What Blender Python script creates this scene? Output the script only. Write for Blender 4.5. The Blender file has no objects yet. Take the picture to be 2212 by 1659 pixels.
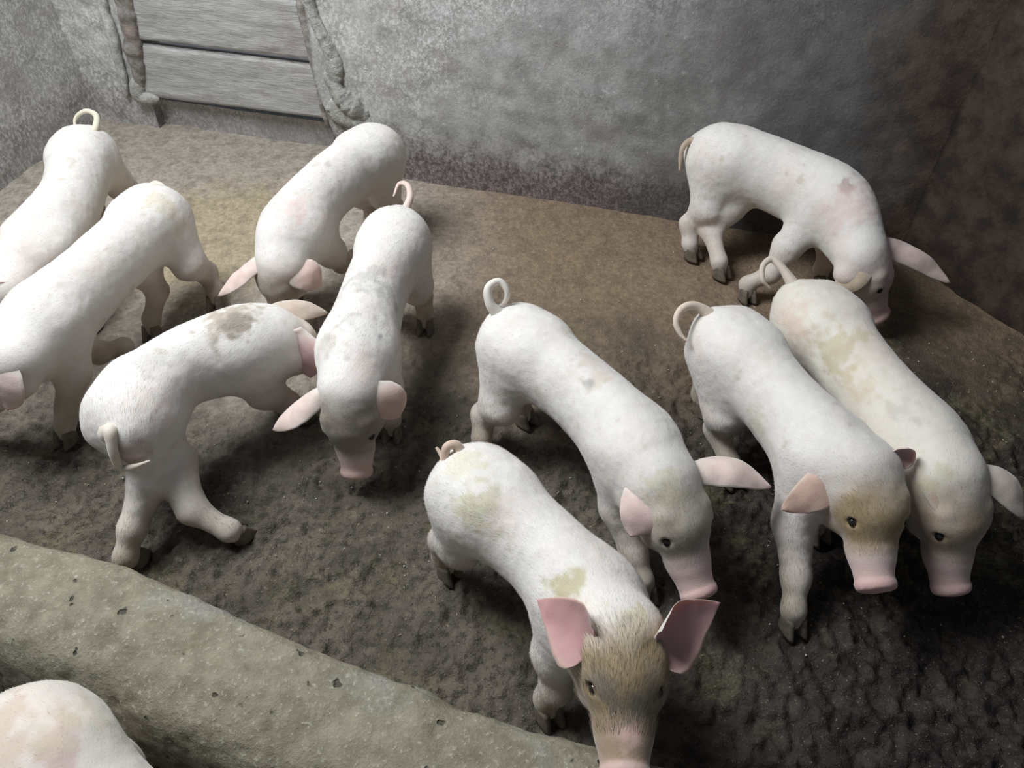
import bpy, math, time
import numpy as np
from mathutils import Vector

# ------------------------------------------------------------------ camera, light, exposure
sc = bpy.context.scene
COL = sc.collection
CAM_H, PITCH, FOC = 1.5, math.radians(45), 1640.0      # metres, downward tilt, focal length in px of a 2212 px frame
cam = bpy.data.cameras.new('camera'); cam.sensor_width = 36; cam.lens = 36 * FOC / 2212; cam.clip_start = .02
cam_o = bpy.data.objects.new('camera', cam); COL.objects.link(cam_o)
cam_o.location = (0, 0, CAM_H); cam_o.rotation_euler = (math.pi / 2 - PITCH, 0, 0)
sc.camera = cam_o

world = bpy.data.worlds.new('world'); sc.world = world; world.use_nodes = True
world.node_tree.nodes['Background'].inputs[0].default_value = (.80, .88, 1, 1)
world.node_tree.nodes['Background'].inputs[1].default_value = .12

def area(name, loc, target, size, sizey, watts, color):
    l = bpy.data.lights.new(name, 'AREA'); l.shape = 'RECTANGLE'; l.size = size; l.size_y = sizey
    l.energy = watts; l.color = color
    o = bpy.data.objects.new(name, l); COL.objects.link(o); o.location = loc
    o.rotation_euler = (Vector(target) - Vector(loc)).to_track_quat('-Z', 'Y').to_euler()
    return o
area('daylight_opening', (-1.40, 1.6, 2.75), (-.05, 1.2, 0), 1.15, 1.35, 107, (.93, .97, 1.0))

vs = sc.view_settings
vs.view_transform = 'Standard'; vs.look = 'None'; vs.gamma = 1; vs.use_curve_mapping = False; vs.exposure = 0.0

# ------------------------------------------------------------------ helpers
RNG = np.random.default_rng(7)
def ray(x, y):
    u = (x - 1106) / FOC; v = -(y - 829.5) / FOC
    c, s = math.cos(PITCH), math.sin(PITCH)
    return np.array([u, c + v * s, -s + v * c])
ORI = np.array([0, 0, CAM_H])
def at(x, y, z=0.0):
    d = ray(x, y)
    return ORI + d * ((z - CAM_H) / d[2])
def onplane(x, y, p0, n):
    d = ray(x, y)
    return ORI + d * (np.dot(p0 - ORI, n) / np.dot(d, n))
def nrm(v):
    v = np.asarray(v, float); return v / (np.linalg.norm(v) + 1e-12)

_lat = np.random.default_rng(3).random((64, 64, 64)).astype(np.float32)
def vnoise(p):
    i = np.floor(p).astype(int); f = (p - i).astype(np.float32); f = f * f * (3 - 2 * f)
    i0 = i & 63; i1 = (i + 1) & 63
    x0, y0, z0 = i0.T; x1, y1, z1 = i1.T; fx, fy, fz = f.T
    L = _lat
    a = L[x0, y0, z0] * (1 - fx) + L[x1, y0, z0] * fx
    b = L[x0, y1, z0] * (1 - fx) + L[x1, y1, z0] * fx
    c = L[x0, y0, z1] * (1 - fx) + L[x1, y0, z1] * fx
    d = L[x0, y1, z1] * (1 - fx) + L[x1, y1, z1] * fx
    return (a * (1 - fy) + b * fy) * (1 - fz) + (c * (1 - fy) + d * fy) * fz
def fbm(p, scale, octv=4, gain=.5):
    p = np.asarray(p, float) * scale; s = 0; a = 1; t = 0
    for o in range(octv):
        s = s + a * (vnoise(p + 17.3 * o) - .5); t += a; a *= gain; p = p * 2.03
    return s / t * 2
def sstep(a, b, x):
    t = np.clip((x - a) / (b - a), 0, 1); return t * t * (3 - 2 * t)

def mesh_obj(name, v, f, mat, parent=None, smooth=True, color=None):
    me = bpy.data.meshes.new(name)
    v = np.asarray(v, np.float32); f = np.asarray(f)
    n, k = f.shape
    me.vertices.add(len(v)); me.vertices.foreach_set('co', v.ravel())
    me.loops.add(n * k); me.loops.foreach_set('vertex_index', f.astype(np.int32).ravel())
    me.polygons.add(n); me.polygons.foreach_set('loop_start', np.arange(0, n * k, k, dtype=np.int32))
    me.polygons.foreach_set('use_smooth', np.full(n, smooth))
    me.update(calc_edges=True); me.validate()
    if color is not None:
        a = me.attributes.new('tint', 'FLOAT_COLOR', 'POINT')
        c = np.ones((len(v), 4), np.float32); c[:, :3] = color
        a.data.foreach_set('color', c.ravel())
    me.materials.append(mat)
    o = bpy.data.objects.new(name, me); COL.objects.link(o)
    if parent is not None: o.parent = parent
    return o
def tag(o, label, cat, group=None, kind=None):
    if label: o['label'] = label
    if cat: o['category'] = cat
    if group: o['group'] = group
    if kind: o['kind'] = kind
    return o
def grid_faces(nu, nv, flip=False, closed_v=False):
    i = np.arange(nu - 1)[:, None]; j = np.arange(nv if closed_v else nv - 1)[None, :]
    j1 = (j + 1) % nv
    a = i * nv + j; b = i * nv + j1; c = (i + 1) * nv + j1; d = (i + 1) * nv + j
    f = np.stack([a, d, c, b] if not flip else [a, b, c, d], -1).reshape(-1, 4)
    return f

# ------------------------------------------------------------------ node materials
class NT:
    def __init__(s, name):
        s.m = bpy.data.materials.new(name); s.m.use_nodes = True
        s.t = s.m.node_tree; s.b = s.t.nodes['Principled BSDF']
        s.geo = s.t.nodes.new('ShaderNodeNewGeometry')
    def n(s, typ, **kw):
        nd = s.t.nodes.new(typ)
        for k, v in kw.items(): setattr(nd, k, v)
        return nd
    def l(s, a, b): s.t.links.new(a, b)
    def noise(s, scale, detail=5, rough=.55, off=0, stretch=None, dist=0):
        mp = s.n('ShaderNodeMapping'); mp.inputs['Location'].default_value = (off, off * .7, off * 1.3)
        if stretch: mp.inputs['Scale'].default_value = stretch
        s.l(s.geo.outputs['Position'], mp.inputs[0])
        nz = s.n('ShaderNodeTexNoise'); nz.inputs['Scale'].default_value = scale
        nz.inputs['Detail'].default_value = detail; nz.inputs['Roughness'].default_value = rough
        nz.inputs['Distortion'].default_value = dist
        s.l(mp.outputs[0], nz.inputs['Vector']); return nz.outputs['Fac']
    def ramp(s, fac, lo, hi, a=0., b=1.):
        r = s.n('ShaderNodeMapRange', interpolation_type='SMOOTHSTEP')
        r.inputs[1].default_value = lo; r.inputs[2].default_value = hi; r.inputs[3].default_value = a; r.inputs[4].default_value = b
        s.l(fac, r.inputs[0]); return r.outputs[0]
    def mix(s, fac, c1, c2, mode='MIX'):
        m = s.n('ShaderNodeMix', data_type='RGBA', blend_type=mode)
        for inp, v in ((m.inputs[0], fac), (m.inputs[6], c1), (m.inputs[7], c2)):
            if hasattr(v, 'links'): s.l(v, inp)
            elif isinstance(v, (int, float)): inp.default_value = v
            else: inp.default_value = (*v, 1)
        return m.outputs[2]
    def math(s, op, a, b=0.):
        m = s.n('ShaderNodeMath', operation=op)
        for inp, v in ((m.inputs[0], a), (m.inputs[1], b)):
            if hasattr(v, 'links'): s.l(v, inp)
            else: inp.default_value = v
        return m.outputs[0]
    def xyz(s):
        x = s.n('ShaderNodeSeparateXYZ'); s.l(s.geo.outputs['Position'], x.inputs[0]); return x.outputs
    def attr(s, name='tint'):
        a = s.n('ShaderNodeAttribute'); a.attribute_name = name; return a.outputs['Color']
    def done(s, col, rough=.8, bump=None, bstr=.4, bdist=.005, spec=.3):
        if hasattr(col, 'links'): s.l(col, s.b.inputs['Base Color'])
        else: s.b.inputs['Base Color'].default_value = (*col, 1)
        if hasattr(rough, 'links'): s.l(rough, s.b.inputs['Roughness'])
        else: s.b.inputs['Roughness'].default_value = rough
        s.b.inputs['Specular IOR Level'].default_value = spec
        if bump is not None:
            bp = s.n('ShaderNodeBump'); bp.inputs['Strength'].default_value = bstr; bp.inputs['Distance'].default_value = bdist
            s.l(bump, bp.inputs['Height']); s.l(bp.outputs[0], s.b.inputs['Normal'])
        return s.m

def mat_floor():
    m = NT('trodden_floor'); x, y, z = m.xyz()
    big = m.noise(2.2, 5, .6); mid = m.noise(9, 6, .65, 3); fine = m.noise(70, 5, .7, 5); grit = m.noise(210, 3, .6, 9)
    # sandy feed residue at the back of the pen, wet dung nearer the kerb
    yy = m.math('ADD', y, m.math('MULTIPLY', m.math('SUBTRACT', big, .5), 1.3))
    yy = m.math('ADD', yy, m.math('MULTIPLY', m.math('SUBTRACT', mid, .5), .5))
    back = m.ramp(yy, 1.15, 2.0)
    wet = m.mix(m.ramp(mid, .38, .62), (.082, .066, .050), (.152, .125, .097))
    wet = m.mix(m.ramp(m.math('ADD', x, m.math('MULTIPLY', big, .6)), .35, .95, 0, .95), wet, (.016, .011, .010))  # dark mud on the right, with the shade there mixed into its colour
    olive = m.mix(m.ramp(fine, .35, .65), (.120, .104, .060), (.205, .178, .100))
    om = m.math('MULTIPLY', m.ramp(m.noise(5, 5, .7, 21), .50, .66, 0, .85), m.ramp(m.noise(24, 4, .7, 23), .40, .56))
    wet = m.mix(om, wet, olive)
    sand = m.mix(m.ramp(fine, .3, .7), (.33, .285, .238), (.50, .435, .37))
    rust = m.mix(m.ramp(fine, .3, .7), (.215, .152, .100), (.325, .238, .160))
    sand = m.mix(m.ramp(x, -.55, .15), sand, rust)
    yellow = m.mix(m.ramp(fine, .3, .7), (.36, .295, .195), (.52, .435, .30))
    # yellow spill of meal on the left
    dx = m.math('ADD', x, 1.05); dy = m.math('SUBTRACT', y, 2.25)
    rr = m.math('SQRT', m.math('ADD', m.math('MULTIPLY', dx, dx), m.math('MULTIPLY', dy, dy)))
    rr = m.math('ADD', rr, m.math('MULTIPLY', m.math('SUBTRACT', mid, .5), .5))
    sand = m.mix(m.ramp(rr, .42, .24), sand, yellow)
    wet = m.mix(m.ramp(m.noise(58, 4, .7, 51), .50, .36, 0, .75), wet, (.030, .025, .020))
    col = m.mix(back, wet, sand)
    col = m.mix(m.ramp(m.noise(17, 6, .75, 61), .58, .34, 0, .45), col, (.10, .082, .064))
    col = m.mix(m.ramp(grit, .62, .72, 0, .55), col, (.42, .37, .29))
    col = m.mix(m.ramp(m.noise(120, 3, .6, 31), .34, .27, 0, .7), col, (.045, .037, .03))
    bm = m.math('ADD', m.math('MULTIPLY', fine, .6), m.math('MULTIPLY', grit, .4))
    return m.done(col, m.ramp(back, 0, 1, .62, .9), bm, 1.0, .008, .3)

def mat_plaster(name, tone=1.0, warm=0.0, pale=1.0, foot=.92):
    m = NT(name); x, y, z = m.xyz()
    big = m.noise(2.6, 6, .62, 2); mid = m.noise(13, 6, .68, 8); fine = m.noise(75, 5, .7, 4); fib = m.noise(80, 6, .75, 6, (1, 1, .8), .5)
    base = m.mix(m.ramp(mid, .3, .7), tuple(c * tone for c in (.33, .325, .31)), tuple(c * tone for c in (.50, .49, .47)))
    # lime wash left in scraps on the upper left of the wall
    ll = m.math('ADD', m.math('MULTIPLY', x, -.16), m.math('MULTIPLY', z, .30))
    ll = m.math('ADD', ll, m.math('MULTIPLY', big, 1.0))
    lm = m.math('MULTIPLY', m.ramp(ll, .50, .82), m.ramp(fib, .46, .58, .10, .95))
    base = m.mix(m.math('MULTIPLY', lm, pale), base, (.76, .75, .72))
    base = m.mix(m.math('MULTIPLY', m.ramp(m.noise(46, 4, .75, 41), .60, .68), .55 * pale), base, (.76, .75, .72))
    pm = m.math('MULTIPLY', m.ramp(m.noise(5, 4, .6, 15), .56, .68), .35)
    base = m.mix(pm, base, (.34, .26, .25))
    # splashed dirt band along the foot of the wall
    zz = m.math('ADD', z, m.math('MULTIPLY', m.math('SUBTRACT', mid, .5), .22))
    zz = m.math('ADD', zz, m.math('MULTIPLY', m.math('SUBTRACT', fib, .5), .16))
    low = m.ramp(zz, .22, .06)
    dirt = m.mix(m.ramp(fib, .42, .62), (.115, .088, .084), (.33, .27, .26))
    base = m.mix(m.math('MULTIPLY', low, foot), base, dirt)
    base = m.mix(m.ramp(m.math('ADD', x, m.math('MULTIPLY', big, .7)), .45, 1.25, 0, .75), base, (.09, .088, .086))  # plaster greys down towards the right: shade painted into its colour
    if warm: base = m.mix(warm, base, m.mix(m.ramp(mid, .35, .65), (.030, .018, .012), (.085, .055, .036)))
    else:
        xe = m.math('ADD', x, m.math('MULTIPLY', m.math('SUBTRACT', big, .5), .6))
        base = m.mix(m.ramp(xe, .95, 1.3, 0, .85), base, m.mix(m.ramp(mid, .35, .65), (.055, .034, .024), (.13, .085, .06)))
    bm = m.math('ADD', m.math('MULTIPLY', fine, .5), m.math('MULTIPLY', fib, .6))
    return m.done(base, .92, bm, .7, .006, .15)

def mat_kerb():
    m = NT('kerb_concrete'); x, y, z = m.xyz()
    big = m.noise(4, 5, .6, 2); mid = m.noise(22, 6, .7, 8); fine = m.noise(110, 5, .7, 4); pit = m.noise(38, 2, .5, 14)
    base = m.mix(m.ramp(mid, .3, .7), (.200, .175, .124), (.325, .290, .216))
    grey = m.mix(m.ramp(fine, .3, .7), (.25, .235, .205), (.38, .36, .32))
    base = m.mix(m.ramp(m.math('ADD', big, m.math('MULTIPLY', x, .22)), .46, .62), base, grey)
    base = m.mix(m.ramp(fine, .56, .66, 0, .6), base, (.52, .48, .40))
    base = m.mix(m.ramp(m.noise(9, 4, .65, 33), .60, .72, 0, .6), base, (.15, .14, .085))
    base = m.mix(m.ramp(pit, .33, .27, 0, .85), base, (.07, .062, .05))
    bm = m.math('ADD', m.math('MULTIPLY', fine, .4), m.math('ADD', m.math('MULTIPLY', mid, .6), m.ramp(pit, .30, .22, 0, -.5)))
    return m.done(base, .9, bm, 1.0, .008, .2)

def mat_wood():
    m = NT('weathered_board'); x, y, z = m.xyz()
    grain = m.noise(26, 6, .7, 3, (.35, .35, 2.6), 1.2); scr = m.noise(55, 4, .65, 9, (.3, .3, 1.7), 1.6)
    base = m.mix(m.ramp(grain, .3, .7), (.38, .37, .355), (.54, .53, .51))
    base = m.mix(m.ramp(scr, .60, .68, 0, .7), base, (.55, .54, .51))
    base = m.mix(m.ramp(m.noise(5, 4, .6, 19), .56, .68, 0, .45), base, (.33, .25, .235))
    return m.done(base, .85, m.math('ADD', grain, scr), .55, .006, .2)

def mat_mortar():
    m = NT('broken_plaster'); n1 = m.noise(30, 6, .7, 3); n2 = m.noise(120, 4, .7)
    base = m.mix(m.ramp(n1, .3, .7), (.30, .29, .265), (.56, .55, .51))
    return m.done(base, .92, m.math('ADD', n1, n2), .8, .008, .15)
def mat_brick():
    m = NT('exposed_brick'); n1 = m.noise(28, 6, .7, 3); n2 = m.noise(12, 4, .7, 7)
    base = m.mix(m.ramp(n1, .35, .65), (.22, .20, .185), (.38, .35, .32))
    base = m.mix(m.ramp(n2, .50, .64, 0, .6), base, (.40, .29, .25))
    return m.done(base, .92, n1, .7, .008, .15)

def mat_skin(name, rough=.62, bump=True, sss=.10):
    m = NT(name); c = m.attr()
    f1 = m.noise(35, 5, .65, 3); f2 = m.noise(260, 3, .6, 5); f3 = m.noise(7, 4, .6, 11)
    c = m.mix(m.ramp(f1, .35, .72, 0, .16), c, (.52, .42, .35), 'MIX')
    c = m.mix(m.ramp(f3, .50, .72, 0, .30), c, (.80, .70, .66), 'MULTIPLY')
    m.b.inputs['Subsurface Weight'].default_value = sss
    m.b.inputs['Subsurface Radius'].default_value = (1, .45, .3)
    m.b.inputs['Subsurface Scale'].default_value = .012
    m.b.inputs['Sheen Weight'].default_value = .25
    m.b.inputs['Sheen Roughness'].default_value = .5
    return m.done(c, rough, f2 if bump else None, .25, .002, .3)
def mat_plain(name, col, rough=.5, spec=.4):
    m = NT(name); n = m.noise(60, 4, .6)
    c = m.mix(m.ramp(n, .3, .7), tuple(x * .7 for x in col), tuple(min(1, x * 1.15) for x in col))
    return m.done(c, rough, n, .2, .002, spec)
def mat_hair():
    m = NT('bristle'); return m.done(m.attr(), .5, None, spec=.3)

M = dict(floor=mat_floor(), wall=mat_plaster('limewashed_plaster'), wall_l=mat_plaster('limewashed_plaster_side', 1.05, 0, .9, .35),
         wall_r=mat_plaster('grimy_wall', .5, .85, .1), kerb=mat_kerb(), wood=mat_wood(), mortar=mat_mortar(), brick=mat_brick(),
         skin=mat_skin('pig_skin'), ear=mat_skin('pig_ear', .6, True, .25), eye=mat_plain('dark_eye', (.016, .012, .01), .12, .6),
         hoof=mat_plain('muddy_hoof', (.16, .13, .10), .6), hair=mat_hair(), straw=mat_plain('straw', (.55, .47, .32), .7),
         grit=mat_plain('pale_grit', (.62, .58, .50), .8))

# ------------------------------------------------------------------ floor
P_W0 = np.array([1.31, 2.14, 0]); W_D = nrm([-.962, .272, 0]); W_N = np.array([-W_D[1], W_D[0], 0.]); W_N = W_N if W_N[1] < 0 else -W_N
def build_floor():
    xs = np.concatenate([np.arange(-2.8, -1.8, .02), np.arange(-1.8, 1.5, .006), np.arange(1.5, 2.6, .02)])
    ys = np.concatenate([np.arange(-.5, .45, .02), np.arange(.45, 2.2, .006), np.arange(2.2, 3.7, .010)])
    X, Y = np.meshgrid(xs, ys, indexing='ij')
    p = np.stack([X.ravel(), Y.ravel(), np.zeros(X.size)], 1)
    # churned dung in the near half: lumps; trodden flat further back
    clod = 1 - 2.6 * np.abs(fbm(p, 19, 3, .62)); clod = .55 * clod + 1.0 * fbm(p + 2, 44, 3, .72); big = fbm(p + 5, 4, 3); msk = fbm(p + 9, 3.2, 3)
    near = sstep(1.85, 1.1, p[:, 1] + .5 * big) * (.25 + .75 * sstep(-.3, .15, msk + .22))
    z = .010 * big + .0025 * fbm(p + 3, 60, 2) + near * .019 * np.clip(clod, -.6, 1.2)
    z -= z.max() * .4
    z += .03 * sstep(2.75, 3.05, p[:, 1] + .283 * (p[:, 0] + .366))
    p[:, 2] = z
    o = mesh_obj('floor', p, grid_faces(len(xs), len(ys)), M['floor']); tag(o, 'dung-covered earthen pen floor, sandy towards the back wall', None, None, 'structure')
    return xs, ys, z.reshape(len(xs), len(ys))
FX, FY, FZ = build_floor()
def floor_z(x, y):
    i = np.clip(np.searchsorted(FX, x), 0, len(FX) - 1); j = np.clip(np.searchsorted(FY, y), 0, len(FY) - 1)
    return FZ[i, j]

# ------------------------------------------------------------------ walls
def wall_pt(s, z, off=0.0): return P_W0[None] + np.outer(s, W_D) + np.outer(off + 0 * s, W_N) + np.outer(z, [0, 0, 1])
def slab(name, p_lo, d, n, length, z0, z1, thick, mat, amp=.008, res=.018, parent=None, seed=0, edge=None):
    # a wall slab: front face is a displaced grid, with back and sides so that it has real thickness
    nu = max(2, int(length / res)); nv = max(2, int((z1 - z0) / res))
    S, Z = np.meshgrid(np.linspace(0, length, nu), np.linspace(z0, z1, nv), indexing='ij')
    s, z = S.ravel(), Z.ravel()
    p = np.asarray(p_lo)[None] + np.outer(s, d) + np.outer(z, [0, 0, 1])
    h = amp * (fbm(p + seed, 5, 5) + .5 * fbm(p + seed, 22, 3))
    if edge is not None: p = p + edge(s, z, d)
    front = p + np.outer(h, n); back = p - n * thick
    v = np.vstack([front, back]); N = len(front)
    f = [grid_faces(nu, nv, True), grid_faces(nu, nv, False) + N]
    idx = np.arange(N).reshape(nu, nv)
    for e, fl in ((idx[:, -1], 0), (idx[:, 0], 1), (idx[0, :], 0), (idx[-1, :], 1)):
        q = np.stack([e[:-1], e[1:], e[1:] + N, e[:-1] + N], 1); f.append(q[:, ::-1] if fl else q)
    return mesh_obj(name, v, np.vstack(f), mat, parent)
def s_of(p): return float(np.dot(p - P_W0, W_D))
RB = onplane(705, 255, P_W0, W_N); S_OPEN = s_of(RB) - .005         # right jamb of the boarded opening
def open_edge(s, z, d):
    w = sstep(S_OPEN - .14, S_OPEN + .06, s)
    pp = np.stack([z * 9, z * 0, z * 0], 1)
    return np.outer(w * (.03 * fbm(pp, 1.0, 3) + .015 - .05 * sstep(.3, .0, z)), -d * -1)
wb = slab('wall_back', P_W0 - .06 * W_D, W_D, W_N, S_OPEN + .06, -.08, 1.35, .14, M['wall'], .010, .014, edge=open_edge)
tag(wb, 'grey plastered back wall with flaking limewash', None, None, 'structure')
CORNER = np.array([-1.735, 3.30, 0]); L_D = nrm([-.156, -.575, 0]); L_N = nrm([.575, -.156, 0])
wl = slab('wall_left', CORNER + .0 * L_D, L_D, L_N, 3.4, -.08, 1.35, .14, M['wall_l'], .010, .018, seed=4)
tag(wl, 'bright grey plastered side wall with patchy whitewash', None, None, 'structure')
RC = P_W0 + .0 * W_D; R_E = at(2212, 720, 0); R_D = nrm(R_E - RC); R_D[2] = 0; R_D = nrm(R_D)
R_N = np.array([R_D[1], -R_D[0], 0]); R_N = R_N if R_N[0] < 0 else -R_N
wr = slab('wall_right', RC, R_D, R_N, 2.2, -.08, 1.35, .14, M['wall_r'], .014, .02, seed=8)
tag(wr, 'dark grimy brown wall in the shaded corner', None, None, 'structure')
# sill under the boards and the broken left jamb
sl = slab('sill', P_W0 + W_D * S_OPEN - W_N * .15, W_D, W_N, 1.25, -.08, .10, .2, M['wall_l'], .008, .02, parent=wb, seed=2)

def jamb_left():
    a = wp(215, 120, -.11); b = wp(292, 120, -.11)
    s0, s1 = s_of(b), s_of(a) + .18
    o = slab('plaster_jamb', P_W0 + W_D * (s0) - W_N * .11, W_D, W_N, s1 - s0, -.05, 1.35, .16, M['wall_l'], .016, .012, parent=wb, seed=12)
    return o

def lumpy(name, pts, rads, mat, parent, flat=.55, nseg=14, amp=.35, sc_=24, step=.008, seed=0, side=None):
    pts = np.array(pts); seg = np.linalg.norm(np.diff(pts, axis=0), axis=1); L = np.concatenate([[0], np.cumsum(seg)])
    n = max(8, int(L[-1] / step)); t = np.linspace(0, L[-1], n)
    c = np.stack([np.interp(t, L, pts[:, k]) for k in range(3)], 1); r = np.interp(t, L, rads)
    for _ in range(6): c[1:-1] = (c[:-2] + 2 * c[1:-1] + c[2:]) / 4
    T = np.gradient(c, axis=0); T /= np.linalg.norm(T, axis=1)[:, None]
    B = np.cross(T, W_N); B /= np.linalg.norm(B, axis=1)[:, None]
    r = r * np.sqrt(np.clip(1 - (2 * np.linspace(0, 1, n) - 1) ** 8, .02, 1))
    th = np.linspace(0, 2 * np.pi, nseg, endpoint=False)
    v = c[:, None] + r[:, None, None] * (np.cos(th)[None, :, None] * B[:, None] + flat * np.sin(th)[None, :, None] * W_N)
    q = v.reshape(-1, 3)
    d = q - np.repeat(c, nseg, 0); k = 1 + amp * (fbm(q + seed, sc_, 4) + .6 * fbm(q + seed, sc_ * 3, 2))
    q = np.repeat(c, nseg, 0) + d * k[:, None]
    f = grid_faces(n, nseg, False, True)
    return mesh_obj(name, q, f, mat, parent)
def wp(x, y, off=0.0): return onplane(x, y, P_W0 + W_N * off, W_N)
jamb_left()
lumpy('broken_plaster_edge', [wp(655, -60), wp(664, 0), wp(682, 45), wp(706, 90), wp(724, 130), wp(722, 170), wp(738, 205), wp(772, 238), wp(800, 262)],
      [.022, .022, .024, .028, .034, .036, .04, .05, .03], M['mortar'], wb, .75, 18, .42, 26, .006)
lumpy('broken_plaster_foot', [wp(712, 215), wp(735, 245), wp(770, 262), wp(815, 270)], [.03, .045, .04, .02], M['mortar'], wb, .5, 16, .5, 30, .006, 3)
lumpy('brick_jamb', [wp(652, -70, -.06), wp(664, 20, -.06), wp(684, 110, -.06), wp(700, 190, -.06), wp(712, 275, -.06)], [.035, .033, .030, .026, .02], M['brick'], wb, 1.3, 14, .25, 30, .007, 5)
lumpy('brick_jamb', [wp(258, -60, -.10), wp(270, 10, -.10), wp(284, 70, -.10), wp(292, 120, -.10), wp(302, 165, -.10), wp(300, 195, -.10)], [.034, .034, .036, .034, .028, .02], M['brick'], wb, .9, 16, .35, 24, .007, 9)
lumpy('plaster_heel', [wp(296, 170, -.10), wp(300, 205, -.10), wp(318, 213, -.10), wp(345, 214, -.10)], [.03, .035, .03, .015], M['mortar'], wb, .9, 16, .15, 24, .007, 19)
lumpy('plaster_seam', [wp(200, -60, -.10), wp(222, 10, -.10), wp(243, 80, -.10), wp(262, 150, -.10), wp(274, 215, -.10)], [.02, .02, .022, .02, .014], M['wall_l'], wb, .8, 12, .3, 20, .01, 29)

# ------------------------------------------------------------------ boarded hatch
gate = bpy.data.objects.new('plank_hatch', None); COL.objects.link(gate)
GOFF = -.10
g0 = wp(285, 150, GOFF); g1 = wp(712, 200, GOFF)
gate.location = (*((g0 + g1) / 2)[:2], 0.1)
tag(gate, 'weathered grey wooden boards closing the opening in the back wall', 'hatch')
def plank(corners, thick, seed):
    # corners on the board's face: bottom left, bottom right, top right, top left
    bl, br, tr, tl = [np.array(c) for c in corners]
    nu, nv = 90, 26
    U, V = np.meshgrid(np.linspace(0, 1, nu), np.linspace(0, 1, nv), indexing='ij'); u, v = U.ravel()[:, None], V.ravel()[:, None]
    p = (bl * (1 - u) + br * u) * (1 - v) + (tl * (1 - u) + tr * u) * v
    h = .004 * fbm(p * np.array([1, 1, 5]) + seed, 9, 4) - .012 * np.clip((np.abs(v[:, 0] - .5) - .44) / .06, 0, 1) ** 2
    wob = .006 * fbm(np.hstack([u * 4, u * 0 + seed, v * 0]), 1, 3)
    front = p + np.outer(h, W_N); front[:, 2] += wob * np.abs(2 * v[:, 0] - 1)
    back = p - W_N * thick
    N = len(front); f = [grid_faces(nu, nv, False), grid_faces(nu, nv, True) + N]; idx = np.arange(N).reshape(nu, nv)
    for e, fl in ((idx[:, -1], 1), (idx[:, 0], 0), (idx[0, :], 1), (idx[-1, :], 0)):
        q = np.stack([e[:-1], e[1:], e[1:] + N, e[:-1] + N], 1); f.append(q[:, ::-1] if fl else q)
    o = mesh_obj('plank', np.vstack([front, back]) - np.array(gate.location), np.vstack(f), M['wood'], gate)
    return o
G = lambda x, y: wp(x, y, GOFF)
plank((G(286, 208), G(716, 262), G(690, 143), G(268, 92)), .035, 1.0)
plank((G(268, 84), G(690, 132), G(662, 0), G(246, -46)), .035, 7.0)
plank((G(246, -52), G(662, -6), G(640, -120), G(225, -170)), .035, 13.0)

# ------------------------------------------------------------------ kerb between the pens
def build_kerb():
    e = [at(0, 1142, .215), at(150, 1192, .215), at(300, 1247, .215), at(450, 1308, .215), at(600, 1374, .215), at(750, 1430, .215), at(900, 1482, .215), at(1100, 1545, .215), at(1280, 1600, .215)]
    e = np.array(e); d0 = nrm(e[1] - e[0]); d1 = nrm(e[-1] - e[-2])
    e = np.vstack([e[0] - d0 * 1.3, e[0] - d0 * .5, e, e[-1] + d1 * .35, e[-1] + d1 * 1.3])
    seg = np.linalg.norm(np.diff(e, axis=0), axis=1); L = np.concatenate([[0], np.cumsum(seg)])
    n = 420; t = np.linspace(0, L[-1], n); c = np.stack([np.interp(t, L, e[:, k]) for k in range(3)], 1)
    for _ in range(30): c[1:-1] = (c[:-2] + 2 * c[1:-1] + c[2:]) / 4
    T = nrm(e[-1] - e[0]); nearn = np.array([T[1], -T[0], 0]); nearn = nearn if nearn[1] < 0 else -nearn
    prof = np.array([(-.034, -.26), (-.030, -.16), (-.022, -.08), (-.010, -.028), (.006, -.006), (.03, .004), (.07, .010), (.11, .010), (.15, .002), (.185, -.016), (.21, -.05), (.225, -.10), (.235, -.16), (.24, -.26)])
    pl = np.concatenate([[0], np.cumsum(np.linalg.norm(np.diff(prof, axis=0), axis=1))]); m = 90
    tt = np.linspace(0, pl[-1], m); pr = np.stack([np.interp(tt, pl, prof[:, k]) for k in range(2)], 1)
    for _ in range(4): pr[1:-1] = (pr[:-2] + 2 * pr[1:-1] + pr[2:]) / 4
    v = c[:, None] + pr[None, :, :1] * nearn + pr[None, :, 1:] * np.array([0, 0, 1])
    q = v.reshape(-1, 3)
    h = .016 * fbm(q + 2, 4, 3) + .005 * fbm(q, 20, 3) + .0022 * fbm(q, 70, 2) - .006 * sstep(.28, .55, fbm(q + 7, 26, 2))
    dn = np.gradient(pr, axis=0); nn = np.stack([-dn[:, 1], dn[:, 0]], 1); nn /= np.linalg.norm(nn, axis=1)[:, None]
    N3 = nn[:, :1] * nearn + nn[:, 1:] * np.array([0, 0, 1])
    q = q + h[:, None] * np.tile(N3, (n, 1))
    o = mesh_obj('kerb', q, grid_faces(n, m, False), M['kerb']); tag(o, 'low rounded concrete kerb dividing the two pens', None, None, 'structure')
build_kerb()

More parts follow.
